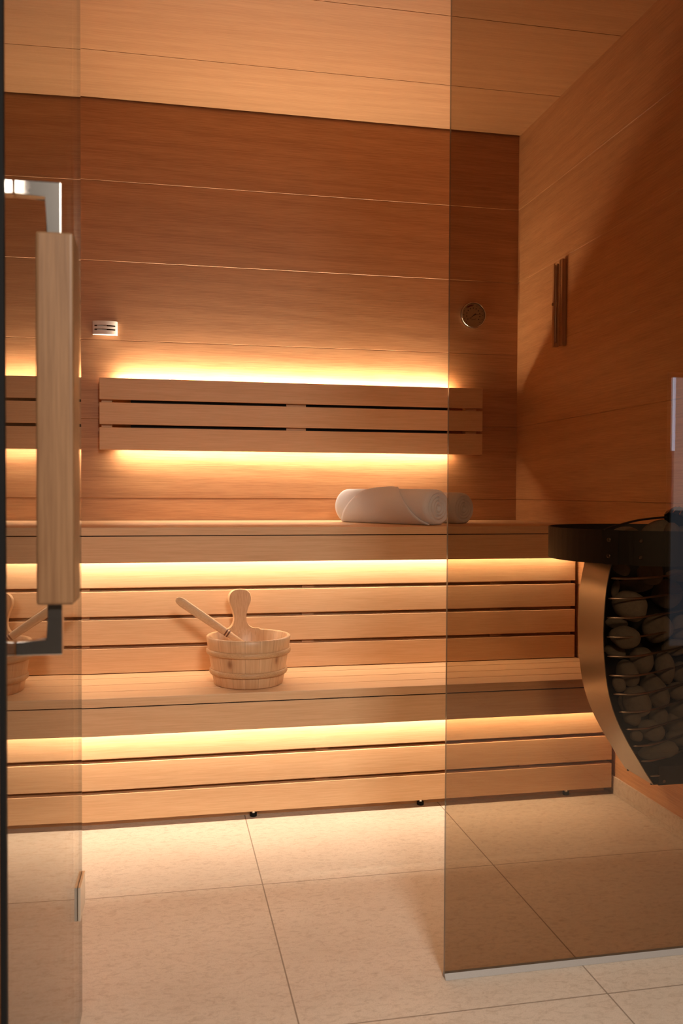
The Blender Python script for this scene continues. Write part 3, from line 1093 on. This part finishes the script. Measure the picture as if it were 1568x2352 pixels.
def K(x, y, z):
    """heater survey points, brought to the heater's stand next to the wall"""
    return Vector((-0.21462 + KS * x, -0.51409 + KS * y, 0.14523 + KS * z))


ht = empty('sauna_heater', (-0.19, -1.37, 0.241), 'drop shaped steel sauna heater with a black guard ring, by the right wall', 'heater')
prof = [(-.150, .845), (-.1545, .800), (-.165, .755), (-.176, .700), (-.1825, .632), (-.185, .562), (-.1815, .492), (-.174, .428), (-.162, .372), (-.1415, .314), (-.1075, .2485), (-.0695, .188), (-.0435, .147), (-.020, .1135)]
pc = smooth_curve([(x, 0, z) for x, z in prof], 5)
yF, yN = K(0, -.9316, 0).y, K(0, -1.0902, 0).y
loop = [(K(p.x, 0, p.z).x, K(p.x, 0, p.z).z) for p in pc]
loop = loop + [(-0.024, loop[-1][1]), (-0.024, loop[0][1])]
bm = bmesh.new()
th_ = 0.0022


def offset_loop(lp, d):
    out = []
    for i, p in enumerate(lp):
        a, b = Vector(lp[max(i - 1, 0)]), Vector(lp[min(i + 1, len(lp) - 1)])
        t = (b - a).normalized()
        out.append((p[0] - t.y * d, p[1] + t.x * d))
    return out


inn = offset_loop(loop, th_)
yF2 = yF
for (a, b), (c, e) in zip(zip(loop, loop[1:]), zip(inn, inn[1:])):
    def V(p, y):
        return bm.verts.new((p[0], y, p[1]))
    bm.faces.new((V(a, yF), V(b, yF), V(b, yN), V(a, yN)))
    bm.faces.new((V(c, yF), V(c, yN), V(e, yN), V(e, yF)))
    bm.faces.new((V(a, yN), V(b, yN), V(e, yN), V(c, yN)))
    bm.faces.new((V(a, yF), V(c, yF), V(e, yF), V(b, yF)))
bmesh.ops.remove_doubles(bm, verts=bm.verts[:], dist=0.00002)
shell = put('shell', bm, M['steel'], ht, smooth=False)
for p in shell.data.polygons:
    p.use_smooth = True
try:
    shell.data.set_sharp_from_angle(angle=math.radians(40))
except Exception:
    pass
# dark back plate just inside the shell
bm = prism(bmesh.new(), [(x, z) for x, z in inn], lambda x, z: (x, yF - 0.0005, z), lambda x, z: (x, yF - 0.004, z))
put('back_plate', bm, M['backing'], ht)
# rivets at the lower rim
for t_ in (0.06, 0.9):
    c = Vector((K(-.0165, 0, 0).x, yF + (yN - yF) * t_, K(0, 0, .1095).z))
    bm = bmesh.new()
    disc(bm, c, 0.0035, 0.004, 12, 'Z')
    put('rivet', bm, M['dark'], ht)
# junction box at the foot
jx0 = K(-.005, 0, 0).x
box('junction_box', (jx0, -0.026), (yN - 0.002, yF - 0.006), (K(0, 0, .112).z, K(0, 0, .168).z), M['dark'], ht, bevel=0.001)
bm = disc(bmesh.new(), (jx0 + 0.014, yN - 0.0045, K(0, 0, .124).z), 0.0042, 0.003, 14, 'Y')
put('screw', bm, M['steel'], ht)
# wires across the front
WZ = [(-.1625, .7215), (-.1705, .664), (-.1745, .6085), (-.1745, .553), (-.172, .497), (-.1655, .4412), (-.1515, .387), (-.1335, .334), (-.1115, .2825), (-.0875, .2322), (-.0600, .186), (-.0305, .1405)]


def plan(dx, z):
    """depth of the wire as a function of the distance from its left end"""
    hi = [(0, -1.0905), (.03, -1.1035), (.07, -1.109), (.12, -1.0925), (.19, -1.0555), (.25, -1.022), (.32, -.978), (.36, -.955)]
    lo = [(0, -1.0905), (.03, -1.0905), (.07, -1.073), (.12, -1.046), (.19, -1.005), (.25, -.972), (.32, -.945), (.36, -.94)]
    t = min(max((z - .15) / .25, 0), 1)

    def ev(T):
        for (x0, y0), (x1, y1) in zip(T, T[1:]):
            if dx <= x1:
                return y0 + (y1 - y0) * (dx - x0) / (x1 - x0)
        return T[-1][1]
    return ev(lo) * (1 - t) + ev(hi) * t


M['wire'] = plain('steel_wire', (0.55, 0.47, 0.40), 0.35, 1.0)
for x0, z in WZ:
    xe = 0.172
    pts = [K(x0 + (xe - x0) * k / 12, plan((xe - x0) * k / 12, z), z) for k in range(13)]
    bm = tube(bmesh.new(), smooth_curve(pts, 3), [0.0012] + [0.0026] * 36, 8)
    put('wire', bm, M['wire'], ht, smooth=True)
pe = K(0.176, -.955, 0)
bm = tube(bmesh.new(), [(pe.x, pe.y, K(0, 0, .13).z), (pe.x, pe.y, K(0, 0, .80).z)], 0.0035, 10)
put('wire_post', bm, M['dark'], ht, smooth=True)
# black guard ring
RC = Vector((-0.2095, -1.362, 0))
RR = 0.2475
zr0, zr1 = 0.8005, 0.8800
bm = bmesh.new()
na = 72
ringv = []
for k in range(na):
    a = 2 * math.pi * k / na
    row = []
    for rr, zz in ((RR, zr0), (RR, zr1), (RR - 0.0035, zr1), (RR - 0.0035, zr0)):
        row.append(bm.verts.new((min(RC.x + rr * math.cos(a), -0.003 - (RR - rr)), RC.y + rr * math.sin(a), zz)))
    ringv.append(row)
for k in range(na):
    q, w = ringv[k], ringv[(k + 1) % na]
    for j in range(4):
        bm.faces.new((q[j], q[(j + 1) % 4], w[(j + 1) % 4], w[j]))
rg = put('guard_ring', bm, M['dark'], ht, smooth=False)


def ring_pt(a, dr=0.0):
    return Vector((RC.x + (RR + dr) * math.cos(a), RC.y + (RR + dr) * math.sin(a), 0))


def ring_plate(a0, a1, name, t=0.003):
    bm = bmesh.new()
    n_ = 8
    rows_ = []
    for k in range(n_ + 1):
        a = a0 + (a1 - a0) * k / n_
        rows_.append([bm.verts.new((ring_pt(a, d_).x, ring_pt(a, d_).y, z_)) for d_, z_ in ((0.0002, zr0 - 0.001), (t, zr0 - 0.001), (t, zr1 + 0.0005), (0.0002, zr1 + 0.0005))])
    for q, w in zip(rows_, rows_[1:]):
        for j in range(4):
            bm.faces.new((q[j], q[(j + 1) % 4], w[(j + 1) % 4], w[j]))
    bm.faces.new(rows_[0])
    bm.faces.new(rows_[-1][::-1])
    return put(name, bm, M['dark'], rg)


PA = [math.radians(x) for x in (216.5, 224.5, 232.5, 243.0)]
ring_plate(PA[0], PA[1], 'strap')
ring_plate(PA[2], PA[3] + 0.2, 'strap')
for a in (math.radians(219.6), math.radians(236.3)):
    for zz in (0.8575, 0.8195):
        p = ring_pt(a, 0.0032)
        bm = bmesh.new()
        nrm_ = Vector((math.cos(a), math.sin(a), 0))
        tube(bm, [Vector((p.x, p.y, zz)), Vector((p.x, p.y, zz)) + nrm_ * 0.003, Vector((p.x, p.y, zz)) + nrm_ * 0.0042], [0.0050, 0.0046, 0.0030], 14)
        put('bolt', bm, M['bolt'], rg)

# ---- stones
RAYC = CAM


def ray(px, py):
    return fw + rt * ((px - 784) / FPX) - up * ((py - 1176) / FPX)


def on_y(px, py, y):
    dv = ray(px, py)
    return CAM + dv * ((y - CAM.y) / dv.y)


BASES = []
for v in range(7):
    bm = bmesh.new()
    bmesh.ops.create_icosphere(bm, subdivisions=4, radius=1.0)
    for q in bm.verts:
        p = q.co.copy()
        s = 1 + 0.16 * noise.noise(p * 0.9 + Vector((v * 3.1, 1.7, v))) + 0.05 * noise.noise(p * 2.1 + Vector((v, v * 2.0, 4)))
        q.co = p * s
    mx = [max(abs(q.co[i]) for q in bm.verts) for i in range(3)]
    for q in bm.verts:
        q.co = Vector([q.co[i] / mx[i] for i in range(3)])
    me = bpy.data.meshes.new('sauna_stone')
    bm.to_mesh(me)
    bm.free()
    for p in me.polygons:
        p.use_smooth = True
    me.materials.append(M['rock'])
    BASES.append(me)

# image survey of the stones: centre, half sizes, tilt (degrees), extra depth, where it lies
STONES = [
    (1427, 1306, 21, 14, 30, .02, 'small stone under the left end of the guard ring strap, above the first wire'),
    (1493, 1316, 30, 29, 0, 0, 'egg shaped stone crossed by the topmost wire below the ring bolts'),
    (1455, 1345, 44, 17, -6, .045, 'dark recessed flat stone under the topmost wire'),
    (1530, 1364, 35, 34, -35, .008, 'large tilted stone under the right part of the topmost wire'),
    (1447, 1393, 42, 35, 24, 0, 'large sloping stone crossed by the second and third wires'),
    (1413, 1352, 9, 22, 10, .05, 'narrow dark stone beside the shell above the second wire'),
    (1435, 1464, 37, 27, 12, 0, 'broad oval stone crossed by the fourth wire, next to the shell'),
    (1509, 1442, 35, 33, -30, 0, 'round stone touching the fourth wire, right of the broad oval one'),
    (1416, 1430, 26, 14, 0, .045, 'dark recessed stone between the third and fourth wires'),
    (1471, 1517, 29, 31, 14, 0, 'upright rounded stone hanging between the fifth and sixth wires'),
    (1440, 1546, 24, 34, -32, .018, 'slanting stone half hidden behind the upright rounded one'),
    (1413, 1497, 26, 15, 15, .045, 'dark recessed stone just above the fifth wire by the shell'),
    (1526, 1533, 23, 40, -12, 0, 'long upright stone crossed by the sixth wire'),
    (1550, 1487, 32, 20, -8, .01, 'pale flat stone in the bluish reflection, over the long upright one'),
    (1421, 1571, 15, 19, -18, 0, 'small drop shaped stone under the sixth wire close to the shell'),
    (1461, 1611, 32, 38, -22, 0, 'big tapering stone crossed by the seventh wire'),
    (1503, 1589, 29, 43, -26, .004, 'long tilted stone right of the big tapering one'),
    (1433, 1618, 12, 26, -20, .04, 'dark sliver of stone behind the seventh wire near the shell'),
    (1451, 1649, 22, 18, 24, .006, 'stone under the eighth wire with the shell on its left'),
    (1512, 1648, 22, 28, -10, .018, 'stone set back between the eighth and ninth wires'),
    (1495, 1677, 33, 24, 28, 0, 'stone sloping down to the right, crossed by the ninth wire'),
    (1461, 1690, 15, 13, 10, 0, 'smallest stone, under the left end of the ninth wire'),
    (1512, 1724, 46, 21, -14, 0, 'long lowest stone lying on the eleventh wire'),
    (1553, 1588, 24, 21, 0, .004, 'stone in the bluish reflection below the sixth wire'),
    (1561, 1628, 26, 27, 20, .01, 'stone in the bluish reflection above the eighth wire'),
    (1550, 1661, 24, 26, -20, .02, 'stone in the bluish reflection between the eighth and ninth wires'),
    (1557, 1694, 27, 20, 10, .004, 'stone in the bluish reflection above the tenth wire'),
    (1562, 1545, 24, 26, 0, .02, 'stone in the bluish reflection beside the long upright one'),
    (1562, 1440, 22, 30, 10, .02, 'stone at the far end of the fourth wire'),
    (1556, 1322, 27, 14, 5, .0, 'flat stone at the far end of the topmost wire'),
]
TOP = [
    (1438, 1224, 29, 16, 4, -1.395, 'stone rising just over the guard ring behind the two bolts'),
    (1508, 1218, 36, 22, -24, -1.42, 'stone sloping up over the guard ring next to the black scoop'),
    (1541, 1217, 18, 17, 0, -1.45, 'small round stone on top directly under the black scoop'),
    (1574, 1222, 30, 15, 0, -1.42, 'stone on top under the ribbed bowl of the black scoop'),
]


def stone(i, c, rx, ry, tilt, depth, text):
    o = bpy.data.objects.new('sauna_stone', BASES[i % len(BASES)])
    COL.objects.link(o)
    o.location = c
    o.scale = (rx, depth, ry)
    o.rotation_euler = (0, math.radians(tilt), -YAW - 0.25)
    tag(o, text, 'stone', 'stones in the sauna heater')
    return o


for i, (px, py, rx, ry, tl, extra, text) in enumerate(STONES):
    y = -1.40
    for _ in range(5):
        c = on_y(px, py, y)
        w_ = (c - CAM).dot(fw)
        ma, mb = rx * w_ / FPX, ry * w_ / FPX
        z1 = (c.z - 0.14523) / KS
        x1 = (c.x + 0.21462) / KS
        # left end of the wires at this height
        xl = min(WZ, key=lambda q: abs(q[1] - z1))[0]
        dep = min(ma, mb) * 0.85
        y = -0.51409 + KS * plan(max(x1 - xl, 0), z1) + 0.0035 + dep + extra
        y = min(y, yF - 0.006 - dep * 0.5)
    stone(i, c, ma, mb, tl, dep, text)
for i, (px, py, rx, ry, tl, y, text) in enumerate(TOP):
    c = on_y(px, py, y)
    w_ = (c - CAM).dot(fw)
    stone(i + 3, c, rx * w_ / FPX, ry * w_ / FPX, tl, 0.03, text)

# ---- black scoop lying across the ring
sc0, sc1 = on_y(1388, 1216, -1.52), on_y(1531, 1187.5, -1.43)
sp_ = empty('metal_scoop', sc0, 'black metal scoop with a thin handle and a ribbed bowl, lying on the heater stones', 'scoop')
mid = (sc0 + sc1) / 2 + Vector((0, 0, 0.006))
bm = tube(bmesh.new(), smooth_curve([sc0, mid, sc1], 8), 0.0028, 10)
put('handle', bm, M['dark'], sp_, smooth=True)
bcn = on_y(1560, 1192, -1.43)
bm = bmesh.new()
lathe(bm, [(0.012, 0.024), (0.026, 0.018), (0.034, 0.002), (0.036, -0.010), (0.034, -0.010), (0.031, 0.002), (0.024, 0.015), (0.010, 0.021)], (0, 0, 0), 28, 'Z', closed=True)
bm.transform(Matrix.Translation(bcn) @ Matrix.Rotation(math.radians(38), 4, 'Y') @ Matrix.Rotation(math.radians(-14), 4, 'X'))
bowl = put('bowl', bm, M['dark'], sp_, smooth=True)
M['rib_glint'] = plain('led_glint_rib', (0.80, 0.52, 0.36), 0.25, 1.0)  # orange metal stands in for LED reflections on the black bowl's ribs
for k in range(14):
    a = 2 * math.pi * k / 14
    bm = tube(bmesh.new(), [(r_ * math.cos(a), r_ * math.sin(a), h_) for r_, h_ in ((0.0137, 0.0245), (0.0268, 0.0187), (0.0350, 0.0022), (0.0370, -0.0098))], 0.0011, 6)
    bm.transform(Matrix.Translation(bcn) @ Matrix.Rotation(math.radians(38), 4, 'Y') @ Matrix.Rotation(math.radians(-14), 4, 'X'))
    put('rib', bm, M['rib_glint'], bowl)
